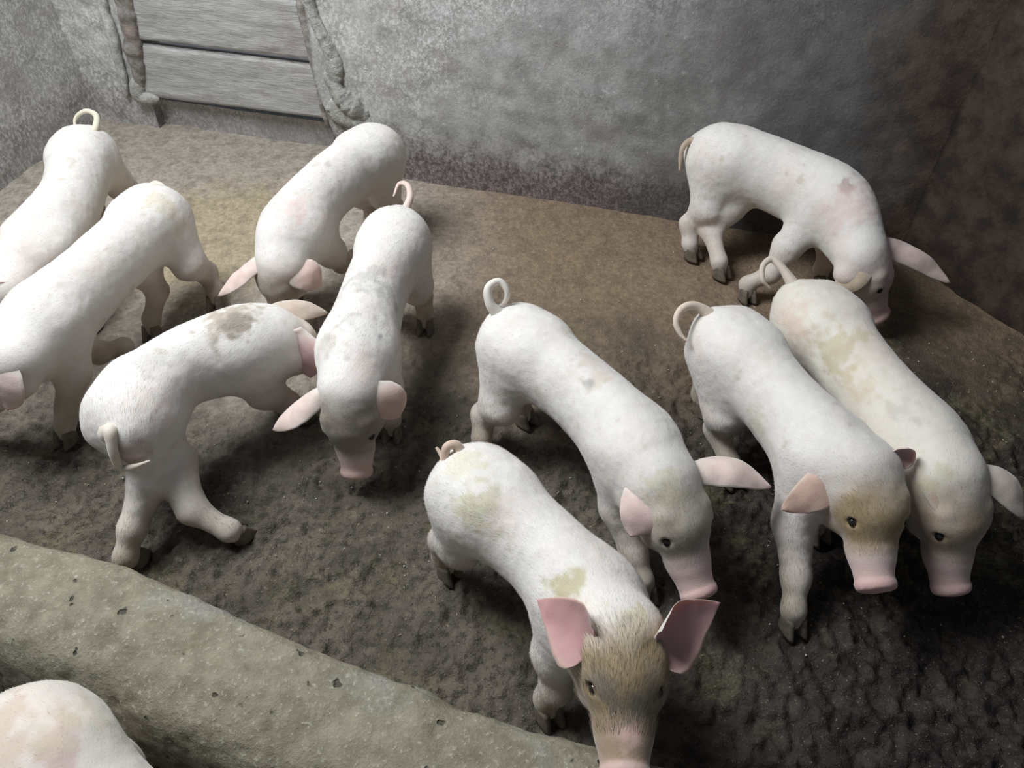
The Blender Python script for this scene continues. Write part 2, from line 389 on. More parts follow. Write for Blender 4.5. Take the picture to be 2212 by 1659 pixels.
# ------------------------------------------------------------------ pigs: one continuous skin grown from a distance field
class Field:
    def __init__(s): s.pr = []
    def cone(s, a, b, ra, rb, group, flow, part, frame=None, az=None):
        # tapered segment; ra/rb = (side radius, up radius)
        ra = np.array(ra if np.ndim(ra) else (ra, ra), float); rb = np.array(rb if np.ndim(rb) else (rb, rb), float)
        a = np.array(a, float); b = np.array(b, float)
        ax = b - a; L = np.linalg.norm(ax); T = ax / (L + 1e-9)
        up = np.array([0, 0, 1.]) if frame is None else frame
        S = np.cross(T, up)
        if np.linalg.norm(S) < .15: S = np.array([1., 0, 0]) - T * T[0]
        S = nrm(S); U = np.cross(S, T)
        s.pr.append(dict(a=a, b=b, L=L, T=T, S=S, U=U, ra=ra, rb=rb, g=group, flow=nrm(flow), part=part, az=az))
    def dist(s, q, k):
        p = s.pr[k]; d = q - p['a']; c = d @ p['T']; t = np.clip(c / (p['L'] + 1e-9), 0, 1)
        ra, rb = p['ra'], p['rb']
        rw = ra[0] + (rb[0] - ra[0]) * t; rh = ra[1] + (rb[1] - ra[1]) * t
        e = c - t * p['L']; x = (d @ p['S']) / rw; y = (d @ p['U']) / rh; z = e / (np.minimum(rw, rh) if p['az'] is None else p['az'])
        return (np.sqrt(x * x + y * y + z * z) - 1) * np.minimum(rw, rh)
    def hit(s, px, py, pad=0.0):
        d = nrm(ray(px, py)); t = .3
        for _ in range(90):
            q = (ORI + d * t)[None]; m = min(float(s.dist(q, k)[0]) for k in range(len(s.pr))) - pad
            if m < .0015: return ORI + d * t
            t += max(m * .7, .001)
            if t > 6: return None
        return None
    def bbox(s, k, m):
        p = s.pr[k]; r = max(p['ra'].max(), p['rb'].max()) + m
        return np.minimum(p['a'], p['b']) - r, np.maximum(p['a'], p['b']) + r

def smin(a, b, k):
    h = np.clip(.5 + .5 * (b - a) / k, 0, 1)
    return b * (1 - h) + a * h - k * h * (1 - h)

def surface_nets(F, o, sp):
    ins = F < 0
    nx, ny, nz = F.shape
    cnt = np.zeros((nx - 1, ny - 1, nz - 1), np.int8)
    for dx in (0, 1):
        for dy in (0, 1):
            for dz in (0, 1): cnt += ins[dx:nx - 1 + dx, dy:ny - 1 + dy, dz:nz - 1 + dz]
    act = (cnt > 0) & (cnt < 8); ci = np.argwhere(act); n = len(ci)
    idx = -np.ones(act.shape, np.int64); idx[act] = np.arange(n)
    acc = np.zeros((n, 3)); num = np.zeros(n)
    C = [(0, 0, 0), (1, 0, 0), (0, 1, 0), (1, 1, 0), (0, 0, 1), (1, 0, 1), (0, 1, 1), (1, 1, 1)]
    val = [F[ci[:, 0] + c[0], ci[:, 1] + c[1], ci[:, 2] + c[2]] for c in C]
    for a in range(8):
        for ax in range(3):
            if C[a][ax]: continue
            b = a | (1 << ax); fa, fb = val[a], val[b]; m = (fa < 0) != (fb < 0)
            t = np.where(m, fa / np.where(m, fa - fb, 1), 0)
            p = np.tile(np.array(C[a], float), (n, 1)); p[:, ax] += t
            acc[m] += p[m]; num[m] += 1
    v = (ci + acc / num[:, None]) * sp + o
    quads = []
    for ax in range(3):
        sl0 = [slice(1, -1)] * 3; sl1 = [slice(1, -1)] * 3; sl0[ax] = slice(0, -1); sl1[ax] = slice(1, None)
        A = ins[tuple(sl0)]; B = ins[tuple(sl1)]
        e = np.argwhere(A != B); off = np.array([1, 1, 1]); off[ax] = 0; g = e + off
        fl = A[e[:, 0], e[:, 1], e[:, 2]]
        u, w = (ax + 1) % 3, (ax + 2) % 3
        def cell(du, dw):
            c = g.copy(); c[:, u] -= du; c[:, w] -= dw; return idx[c[:, 0], c[:, 1], c[:, 2]]
        q = np.stack([cell(1, 1), cell(0, 1), cell(0, 0), cell(1, 0)], 1)
        q[~fl] = q[~fl][:, ::-1]; quads.append(q)
    return v, np.vstack(quads)

def catmull(P, n):
    P = np.asarray(P, float); k = len(P) - 1; Q = np.vstack([2 * P[0] - P[1], P, 2 * P[-1] - P[-2]])
    out = []
    for i in range(k):
        t = np.linspace(0, 1, n, endpoint=(i == k - 1))[:, None]
        a, b, c, d = Q[i:i + 4]
        out.append(.5 * ((2 * b) + (c - a) * t + (2 * a - 5 * b + 4 * c - d) * t ** 2 + (3 * b - a - 3 * c + d) * t ** 3))
    return np.vstack(out)

def tube(pts, rads, nseg=10):
    pts = np.asarray(pts); n = len(pts); T = np.gradient(pts, axis=0); T /= np.linalg.norm(T, axis=1)[:, None] + 1e-9
    N = np.cross(T[0], [.3, .2, 1.]); N = nrm(N); fr = []
    for i in range(n):
        N = nrm(N - T[i] * np.dot(N, T[i])); fr.append((N, np.cross(T[i], N)))
    th = np.linspace(0, 2 * np.pi, nseg, endpoint=False)
    v = np.vstack([pts[i] + rads[i] * (np.outer(np.cos(th), fr[i][0]) + np.outer(np.sin(th), fr[i][1])) for i in range(n)])
    return v, grid_faces(n, nseg, False, True), T

WHITE = np.array([.80, .765, .72]); PINK = np.array([.78, .52, .47]); TAN = np.array([.43, .335, .20]); MUD = np.array([.31, .255, .175]); GREY = np.array([.33, .31, .28])
HOOF_MESH = {}
def claw_mesh():
    # one half of a cloven hoof, length along +x, sole at z = 0
    ring = 12; n = 7; v = []
    for i in range(n):
        t = i / (n - 1); z = .034 * t
        L = .021 * (1 - .35 * t); w = .0115 * (1 - .15 * t)
        for k in range(ring):
            a = 2 * math.pi * k / ring
            x = math.cos(a) * L * (1.25 if math.cos(a) > 0 else .85) - .006 * t; y = math.sin(a) * w * (1 - .35 * max(0, math.cos(a)))
            v.append((x, y, z))
    v.append((.002, 0, 0)); v.append((-.006, 0, .036)); N = ring * n
    f = [tuple(r) for r in grid_faces(n, ring, True, True)]
    f += [(N, (k + 1) % ring, k, k) for k in range(ring)]
    f2 = [(N + 1, (n - 1) * ring + k, (n - 1) * ring + (k + 1) % ring) for k in range(ring)]
    me = bpy.data.meshes.new('hoof')
    me.from_pydata([tuple(x) for x in v], [], [tuple(int(i) for i in q) for q in grid_faces(n, ring, True, True)] + [(N, (k + 1) % ring, k) for k in range(ring)] + f2)
    for p in me.polygons: p.use_smooth = True
    me.materials.append(M['hoof']); return me
CLAW = claw_mesh()

def make_pig(spec):
    """spec: axis = [(px,py,z)...] rump, hip, mid, shoulder, neck, skull, nose ; hind / fore = list of (px,py) ground contacts"""
    A = [at(*p) for p in spec['axis']]
    rump, hip, mid, sho, neck, skull, nose = A
    skull = skull - nrm(nose - skull) * .034
    k = spec.get('scale', 1.0)
    root = bpy.data.objects.new('piglet', None); COL.objects.link(root)
    base = np.array([(hip[0] + sho[0]) / 2, (hip[1] + sho[1]) / 2, 0.]); root.location = base
    F = Field()
    # trunk
    key = np.array([rump, hip, mid, sho, neck * .6 + .2 * sho + .2 * skull, skull])
    R = np.array(spec.get('radii', [(.050, .055), (.086, .094), (.082, .096), (.089, .108), (.076, .090), (.055, .056)])) * k
    c = catmull(key, 7); r = np.clip(catmull(R, 7), .02, 1)
    for i in range(len(c) - 1):
        F.cone(c[i], c[i + 1], r[i], r[i + 1], 0, c[i] - c[i + 1], 'trunk')
    # head frame
    fwd = nrm(nose - skull); upw = np.array(spec.get('head_up', (0, 0, 1.)), float)
    if abs(np.dot(nrm(upw), fwd)) > .92: upw = upw + .8 * nrm(skull - sho)
    side = nrm(np.cross(fwd, upw)); up = np.cross(side, fwd)
    hl = np.linalg.norm(nose - skull); hf = hl / .19; h = np.clip(hf, .93, 1.0) * k
    def H(f, u, s): return skull + fwd * f * hf + (up * u + side * s) * h
    F.cone(H(-.025, .0, 0), H(.045, .010, 0), (.071 * h, .064 * h), (.066 * h, .056 * h), 1, -fwd, 'head', up)
    F.cone(H(.04, .008, 0), H(.115, -.010, 0), (.066 * h, .055 * h), (.044 * h, .041 * h), 1, -fwd, 'head', up)
    F.cone(H(.11, -.010, 0), H(.165, -.010, 0), (.044 * h, .041 * h), (.037 * h, .034 * h), 1, -fwd, 'snout', up, .02)
    F.cone(H(.172, -.008, 0), H(.180, -.006, 0), (.038 * h, .034 * h), (.038 * h, .034 * h), 1, -fwd, 'disc', up, .009)
    F.cone(H(.05, -.034, 0), H(.135, -.038, 0), (.044 * h, .034 * h), (.028 * h, .020 * h), 1, -fwd, 'jaw', up)   # lower jaw
    for s in (-1, 1):
        F.cone(H(.0, -.030, .040 * s), H(.055, -.030, .034 * s), .044 * h, .036 * h, 1, -fwd, 'head', up)           # jowl
        F.cone(H(.026, .036, .042 * s), H(.050, .032, .044 * s), .020 * h, .013 * h, 1, -fwd, 'head', up)           # brow
    # legs
    sd = nrm(np.cross(sho - hip, [0, 0, 1])); fw = nrm((sho - hip) * np.array([1, 1, 0])); Z = np.array([0, 0, 1.])
    fws = nrm((neck - mid) * np.array([1, 1, 0])); sds = nrm(np.cross(fws, Z))
    fwh = nrm((mid - rump) * np.array([1, 1, 0])); sdh = nrm(np.cross(fwh, Z))
    feet = []
    def place(given, J, fd, sdv, dflt):
        got = {}
        for g in given:
            p = at(g[0], g[1], g[2] if len(g) > 2 else 0.0)
            s = 1 if np.dot((p - J), sdv) > 0 else -1
            if len(g) > 3: s = g[3]
            if s in got: s = -s
            got[s] = p
        for s in (-1, 1):
            if s not in got: got[s] = np.array([*(J + sdv * s * .052 * k + fd * dflt)[:2], 0.])
            if got[s][2] < .01: got[s][2] = max(float(floor_z(got[s][0], got[s][1])), -.004)
        return got
    hs = place(spec.get('hind', []), hip, fwh, sdh, -.01); fs = place(spec.get('fore', []), sho, fws, sds, .01)
    for s, ft in hs.items():
        J = hip + sdh * s * .036 * k - Z * .012 - fwh * .022; span = J - ft
        toe = nrm(ft - J + Z * .0); toe = nrm(fwh + .6 * toe * np.array([1, 1, 0]))
        kn = J + (ft - J) * .42 + fwh * .020 + sdh * s * .008; hk = J + (ft - J) * .66 - fwh * .030; fl = ft + Z * .050 - toe * .008; tip = ft + Z * .022 + toe * .004
        fl_ = lambda a, b: b - a
        F.cone(J, kn, (.062 * k, .084 * k), (.044 * k, .054 * k), 2, kn - J, 'thigh', fwh)
        F.cone(kn, hk, (.041 * k, .050 * k), (.027 * k, .032 * k), 2, hk - kn, 'leg', fwh)
        F.cone(hk, fl, (.0265 * k, .030 * k), (.0215 * k, .0235 * k), 2, fl - hk, 'shank', fwh)
        F.cone(fl, tip, .0215 * k, .0195 * k, 2, tip - fl, 'foot')
        feet.append((ft, toe))
    for s, ft in fs.items():
        J = sho + sds * s * .046 * k - Z * .035
        toe = nrm(fws + .6 * nrm(ft - J) * np.array([1, 1, 0]))
        el = J + (ft - J) * .36 - fws * .014; ca = J + (ft - J) * .66 + fws * .008; fl = ft + Z * .048 - toe * .006; tip = ft + Z * .022 + toe * .004
        F.cone(J + Z * .055, el, (.046 * k, .068 * k), (.041 * k, .047 * k), 3, el - J, 'thigh', fws)
        F.cone(el, ca, (.039 * k, .042 * k), (.0275 * k, .029 * k), 3, ca - el, 'leg', fws)
        F.cone(ca, fl, .027 * k, .0215 * k, 3, fl - ca, 'shank')
        F.cone(fl, tip, .0215 * k, .0195 * k, 3, tip - fl, 'foot')
        feet.append((ft, toe))
    for s in (-1, 1): F.cone(hip + Z * .022 * k + sdh * s * .030 * k - fwh * .035, hip + Z * .026 * k + sdh * s * .034 * k + fwh * .03, .054 * k, .052 * k, 2, -fwh, 'trunk')
    # grid
    sp = spec.get('res', .0055)
    lo = np.min([F.bbox(i, .02)[0] for i in range(len(F.pr))], 0); hi = np.max([F.bbox(i, .02)[1] for i in range(len(F.pr))], 0)
    dim = np.ceil((hi - lo) / sp).astype(int) + 1
    axs = [lo[i] + np.arange(dim[i]) * sp for i in range(3)]
    groups = {}
    for i, p in enumerate(F.pr):
        g = p['g']
        if g not in groups: groups[g] = np.full(dim, .2, np.float32)
        a, b = F.bbox(i, .035); i0 = np.clip(np.floor((a - lo) / sp).astype(int), 0, dim); i1 = np.clip(np.ceil((b - lo) / sp).astype(int) + 1, 0, dim)
        X = np.stack(np.meshgrid(axs[0][i0[0]:i1[0]], axs[1][i0[1]:i1[1]], axs[2][i0[2]:i1[2]], indexing='ij'), -1)
        d = F.dist(X.reshape(-1, 3), i).reshape(X.shape[:3])
        sl = tuple(slice(i0[j], i1[j]) for j in range(3)); cur = groups[g][sl]
        groups[g][sl] = np.minimum(cur, d) if g == 0 else smin(cur, d, .014 * h if g == 1 else .022)
    S = groups[0]
    for g, kk in ((2, .045), (3, .035), (1, .030)): S = smin(S, groups[g], kk)
    def carve(cn, rr, kk):
        nonlocal S
        a = cn - rr - .02; b = cn + rr + .02
        i0 = np.clip(np.floor((a - lo) / sp).astype(int), 0, dim); i1 = np.clip(np.ceil((b - lo) / sp).astype(int) + 1, 0, dim)
        sl = tuple(slice(i0[j], i1[j]) for j in range(3))
        X = np.stack(np.meshgrid(axs[0][i0[0]:i1[0]], axs[1][i0[1]:i1[1]], axs[2][i0[2]:i1[2]], indexing='ij'), -1)
        d = np.linalg.norm(X - cn, axis=-1) - rr
        S[sl] = -smin(-S[sl], d, kk)
    eyes = []
    for s in (-1, 1):
        e = H(.064, .032, .0495 * s); carve(e + (side * s * .6 + up * .7) * .005 * h, .0095 * h, .006); eyes.append((e - (side * s * .6 + up * .7) * .002 * h, s))
        carve(H(.190, -.006, .016 * s), .0085 * h, .003)
    v, f = surface_nets(S, lo, sp)
    # colours and hair flow from the closest primitive
    D = np.full((len(F.pr), len(v)), 9., np.float32)
    for i in range(len(F.pr)): D[i] = F.dist(v, i)
    w = np.argmin(D, 0); parts = np.array([p['part'] for p in F.pr])[w]
    W = np.exp(-(D - D.min(0)) / .012); W /= W.sum(0); flow = W.T @ np.array([p['flow'] for p in F.pr])
    pn = [p['part'] for p in F.pr]; un = sorted(set(pn)); DP = np.stack([D[[i for i, q in enumerate(pn) if q == u]].min(0) for u in un])
    WP = np.exp(-(DP - DP.min(0)) / .010); WP /= WP.sum(0)
    def wt(*names): return (WP * np.isin(un, names)[:, None]).sum(0)
    col = np.tile(WHITE * np.array(spec.get('base', (1, 1, 1))), (len(v), 1))
    def blend(m, cc): nonlocal col; m = np.clip(m, 0, 1)[:, None]; col = col * (1 - m) + np.array(cc) * m
    n1 = fbm(v, 18, 4); n2 = fbm(v + 3, 9, 4); n3 = fbm(v + 8, 60, 2)
    blend(.35 * sstep(0, .5, n2), np.array([.80, .66, .60]))
    hd = sstep(-.05, .06, (v - skull) @ fwd + .03 + .02 * n1) * wt('head', 'snout', 'disc', 'jaw')
    blend(hd * spec.get('pinkface', .30), PINK * np.array([1., 1.05, 1.05]))
    top = sstep(-.02, .03, (v - skull) @ up) ; fx = (v - skull) @ fwd / hf
    dirtm = wt('head', 'jaw', 'snout') * sstep(-.05, .02, fx + .02 * n1) * sstep(spec.get('dirtend', .135), spec.get('dirtend', .135) - .045, fx + .03 * n1) * (.6 + .4 * top) * (1.15 + .8 * n1)
    blend(dirtm * spec.get('facedirt', .5), np.array(spec.get('dirtcol', TAN)))
    blend(sstep(.085, .150, fx + .03 * n1) * wt('snout', 'disc', 'head') * .9 * spec.get('snoutpink', .8), PINK * np.array([.98, .98, 1.]))
    blend(wt('disc') * .6, np.array([.72, .38, .37]))
    legm = sstep(.21, .04, v[:, 2] + .05 * n2) * wt('leg', 'shank', 'foot', 'thigh')
    blend(.35 * wt('leg', 'shank', 'thigh') * sstep(.25, .1, v[:, 2]), PINK * np.array([.95, 1.1, 1.08]))
    blend(legm * spec.get('legmud', .8) * (.85 + .7 * n1), MUD)
    # soiled patches where the photograph shows them
    for (px, py, z, rr, cc, am) in spec.get('spots', []):
        q = F.hit(px, py)
        q = at(px, py, z) if q is None else q
        dd = np.linalg.norm((v - q) , axis=1)
        blend(am * sstep(rr * 1.05, rr * .25, dd + rr * 1.3 * n1 + rr * .9 * n3), cc)
    blend(.5 * sstep(.42, .6, fbm(v + 21, 30, 3)) * wt('trunk', 'thigh'), np.array([.55, .49, .38]))
    body = mesh_obj('body', v - base, f, M['skin'], root, True, col)
    no = np.empty(len(v) * 3, np.float32); body.data.vertices.foreach_get('normal', no); no = no.reshape(-1, 3)
    soft = wt('trunk', 'thigh', 'leg') + .35 * wt('head')
    v = v + no * ((.0028 * fbm(v + 31, 9, 2) + .0012 * fbm(v + 5, 55, 2)) * soft)[:, None]
    body.data.vertices.foreach_set('co', (v - base).astype(np.float32).ravel()); body.data.update()
    # bristles: thin tapered blades lying along the coat
    me = body.data; no = np.empty(len(v) * 3, np.float32); me.vertices.foreach_get('normal', no); no = no.reshape(-1, 3)
    rg = np.random.default_rng(abs(hash(spec['name'])) % 1000 if False else len(spec['label']))
    nb = int(spec.get('hairs', 9000) * 1.8)
    ok = np.flatnonzero((v[:, 2] > .06) & ~np.isin(parts, ['disc', 'snout', 'foot']))
    pk = rg.choice(ok, nb); jit = (rg.random((nb, 3)) - .5) * sp * 1.2
    nn = no[pk]; jit -= nn * np.sum(jit * nn, 1)[:, None]
    p0 = v[pk] + jit - nn * .0006; fl = flow[pk] + (rg.random((nb, 3)) - .5) * .5
    fl -= nn * np.sum(fl * nn, 1)[:, None]; fl /= np.linalg.norm(fl, axis=1)[:, None] + 1e-6
    hh = (parts[pk] == 'head') & (fx[pk] > -.03); ln = (.006 + .007 * rg.random(nb)) * np.where(hh, spec.get('headhair', 1.0), 1.0); wd = spec.get('hairw', .00026)
    sdv = np.cross(nn, fl); p1 = p0 + (fl * .9 + nn * .26) * ln[:, None] * .5; p2 = p0 + (fl * 1.0 + nn * .22) * ln[:, None]
    hv = np.stack([p0 - sdv * wd, p0 + sdv * wd, p1 + sdv * wd * .8, p1 - sdv * wd * .8, p2], 1).reshape(-1, 3)
    b5 = np.arange(nb)[:, None] * 5
    tri = np.vstack([b5 + [0, 2, 1], b5 + [0, 3, 2], b5 + [3, 4, 2]])
    hc = np.clip(col[pk] * np.where(hh[:, None], .55 + 1.1 * rg.random((nb, 1)), .86 + .30 * rg.random((nb, 1))) + .02, 0, .92)
    hr = mesh_obj('bristles', hv - base, tri, M['hair'], root, False, np.repeat(hc, 5, 0)); hr['kind'] = 'stuff'
    hr.data.polygons.foreach_set('use_smooth', np.ones(len(tri), bool)); hr.data.normals_split_custom_set_from_vertices(np.repeat(nn, 5, 0).tolist())
    # eyes
    for e, s in eyes:
        nu, nv = 10, 14; a = np.linspace(.02, math.pi - .02, nu); b = np.linspace(0, 2 * math.pi, nv, endpoint=False)
        q = np.stack([np.outer(np.sin(a), np.cos(b)), np.outer(np.sin(a), np.sin(b)), np.outer(np.cos(a), np.ones(nv))], -1).reshape(-1, 3)
        q = (q[:, :1] * side * .0085 + q[:, 1:2] * fwd * .0105 + q[:, 2:] * up * .0085) * h
        mesh_obj('eye', q + e - base, grid_faces(nu, nv, False, True), M['eye'], root)
    # ears
    for ear in spec['ears']:
        s = ear['s']; B = H(ear.get('f', -.034), ear.get('u', .026), ear.get('b', .055) * s); tip = at(*ear['tip'])
        face = nrm(np.array(ear.get('face', (0, -1, .2)), float))
        mk_ear(root, base, B, tip, face, fwd, up, side * s, h, ear)
    # tail
    tl = []
    for ti, p in enumerate(spec['tail']):
        q = at(*p) if len(p) == 3 else F.hit(p[0], p[1], .011 + .004 * ti)
        if q is None: q = ORI + nrm(ray(p[0], p[1])) * np.linalg.norm(tl[-1] - ORI)
        tl.append(q)
    if len(spec['tail'][0]) == 2: tl.insert(0, tl[0] + nrm(tl[0] - ORI) * .03)
    else: tl.insert(0, tl[0] * .72 + hip * .28)
    tp = catmull(np.array(tl), 8)
    rr = np.interp(np.linspace(0, 1, len(tp)), [0, .14, .30, .8, 1], [.024, .0165, .0108, .0065, .0025]) * k
    tv, tf, TT = tube(tp, rr, 10)
    tc = np.tile(np.array(spec.get('tailcol', (.70, .63, .54))), (len(tv), 1))
    mesh_obj('tail', tv - base, tf, M['ear'], root, True, tc)
    # hooves
    for ft, toe in feet:
        a = math.atan2(toe[1], toe[0]); sv = np.array([-math.sin(a), math.cos(a), 0])
        for s in (-1, 1):
            o = bpy.data.objects.new('hoof', CLAW); COL.objects.link(o); o.parent = root
            o.location = ft + toe * .010 + sv * s * .0130 * k - base; o.rotation_euler = (0, 0, a + s * .10); o.scale = (k * 1.35, k * 1.3, k * 1.25)
    tag(root, spec['label'], 'pig', 'white piglets in the pen' if spec.get('grp', True) else None)
    return root

def mk_ear(root, base, B, tip, face, fwd, up, out, h, ear):
    ax = tip - B; L = np.linalg.norm(ax); T = ax / L
    fc = nrm(face - T * np.dot(face, T)); wv = np.cross(T, fc)
    nu, nv = 26, 17; wid = ear.get('w', .046) * h; cup = ear.get('cup', .35); droop = ear.get('droop', .0)
    t = np.linspace(-.10, 1, nu); u = np.linspace(-1, 1, nv)
    prof = np.interp(t, [-.1, 0, .15, .35, .55, .75, .9, .97, 1], [.5, .68, .92, 1, .92, .68, .36, .16, .03] if not ear.get('point') else [.74, .94, 1, .86, .63, .38, .17, .07, .01])
    cupw = np.interp(t, [-.1, 0, .2, .6, 1], [1.7, 1.5, 1.0, .55, .2]) * cup
    def surf(off):
        th = u[None, :] * (cupw[:, None] * 2.2); ww = (prof * wid)[:, None]
        k = np.maximum(cupw * 2.2, 1e-3)[:, None]
        x = ww * np.sin(th) / k; y = ww * (1 - np.cos(th)) / k
        ctr = B[None] + np.outer(t * L, T) + np.outer(-ear.get('arch', .014) * np.sin(np.pi * np.clip(t, 0, 1)), fc) + np.outer(ear.get('skew', .010) * np.sin(np.pi * np.clip(t, 0, 1)), wv)
        edge = (1 - u[None, :] ** 2)
        q = ctr[:, None] + x[..., None] * wv + (y - off * (.25 + .75 * edge))[..., None] * fc
        q = q + (.006 * fbm(q.reshape(-1, 3), 22, 2)).reshape(q.shape[:2])[..., None] * fc
        return q.reshape(-1, 3)
    th_ = .0045 * h
    inn = surf(-th_ * .5); out_ = surf(th_ * .8); N = len(inn)
    f = [grid_faces(nu, nv, True), grid_faces(nu, nv, False) + N]; idx = np.arange(N).reshape(nu, nv)
    for e, fl in ((idx[:, -1], 1), (idx[:, 0], 0), (idx[0, :], 1), (idx[-1, :], 0)):
        q = np.stack([e[:-1], e[1:], e[1:] + N, e[:-1] + N], 1); f.append(q[:, ::-1] if fl else q)
    tt = np.repeat(t, nv); uu = np.tile(u, nu); n1 = fbm(inn, 22, 3)
    ic = np.array(ear.get('inner', (.66, .36, .36)))[None] * (.80 + .35 * np.clip(tt, 0, 1)[:, None] ** .7 + .12 * n1[:, None])
    n4 = fbm(inn + 3, 70, 2)
    oc = np.array(ear.get('outer', (.80, .62, .56)))[None] * (1 + .22 * n1[:, None] + .12 * n4[:, None])
    wf = np.clip(sstep(.30, -.05, tt) * .8 + sstep(.75, 1, np.abs(uu)) * .4, 0, 1)[:, None]; oc = oc * (1 - wf) + np.array([.78, .70, .64]) * wf
    rim = sstep(.72, 1, np.abs(uu))[:, None] * .5
    ic = ic * (1 - rim) + np.array(ear.get('outer', (.80, .60, .54))) * rim
    mesh_obj('ear', np.vstack([inn, out_]) - base, np.vstack(f), M['ear'], root, True, np.clip(np.vstack([ic, oc]), 0, 1))

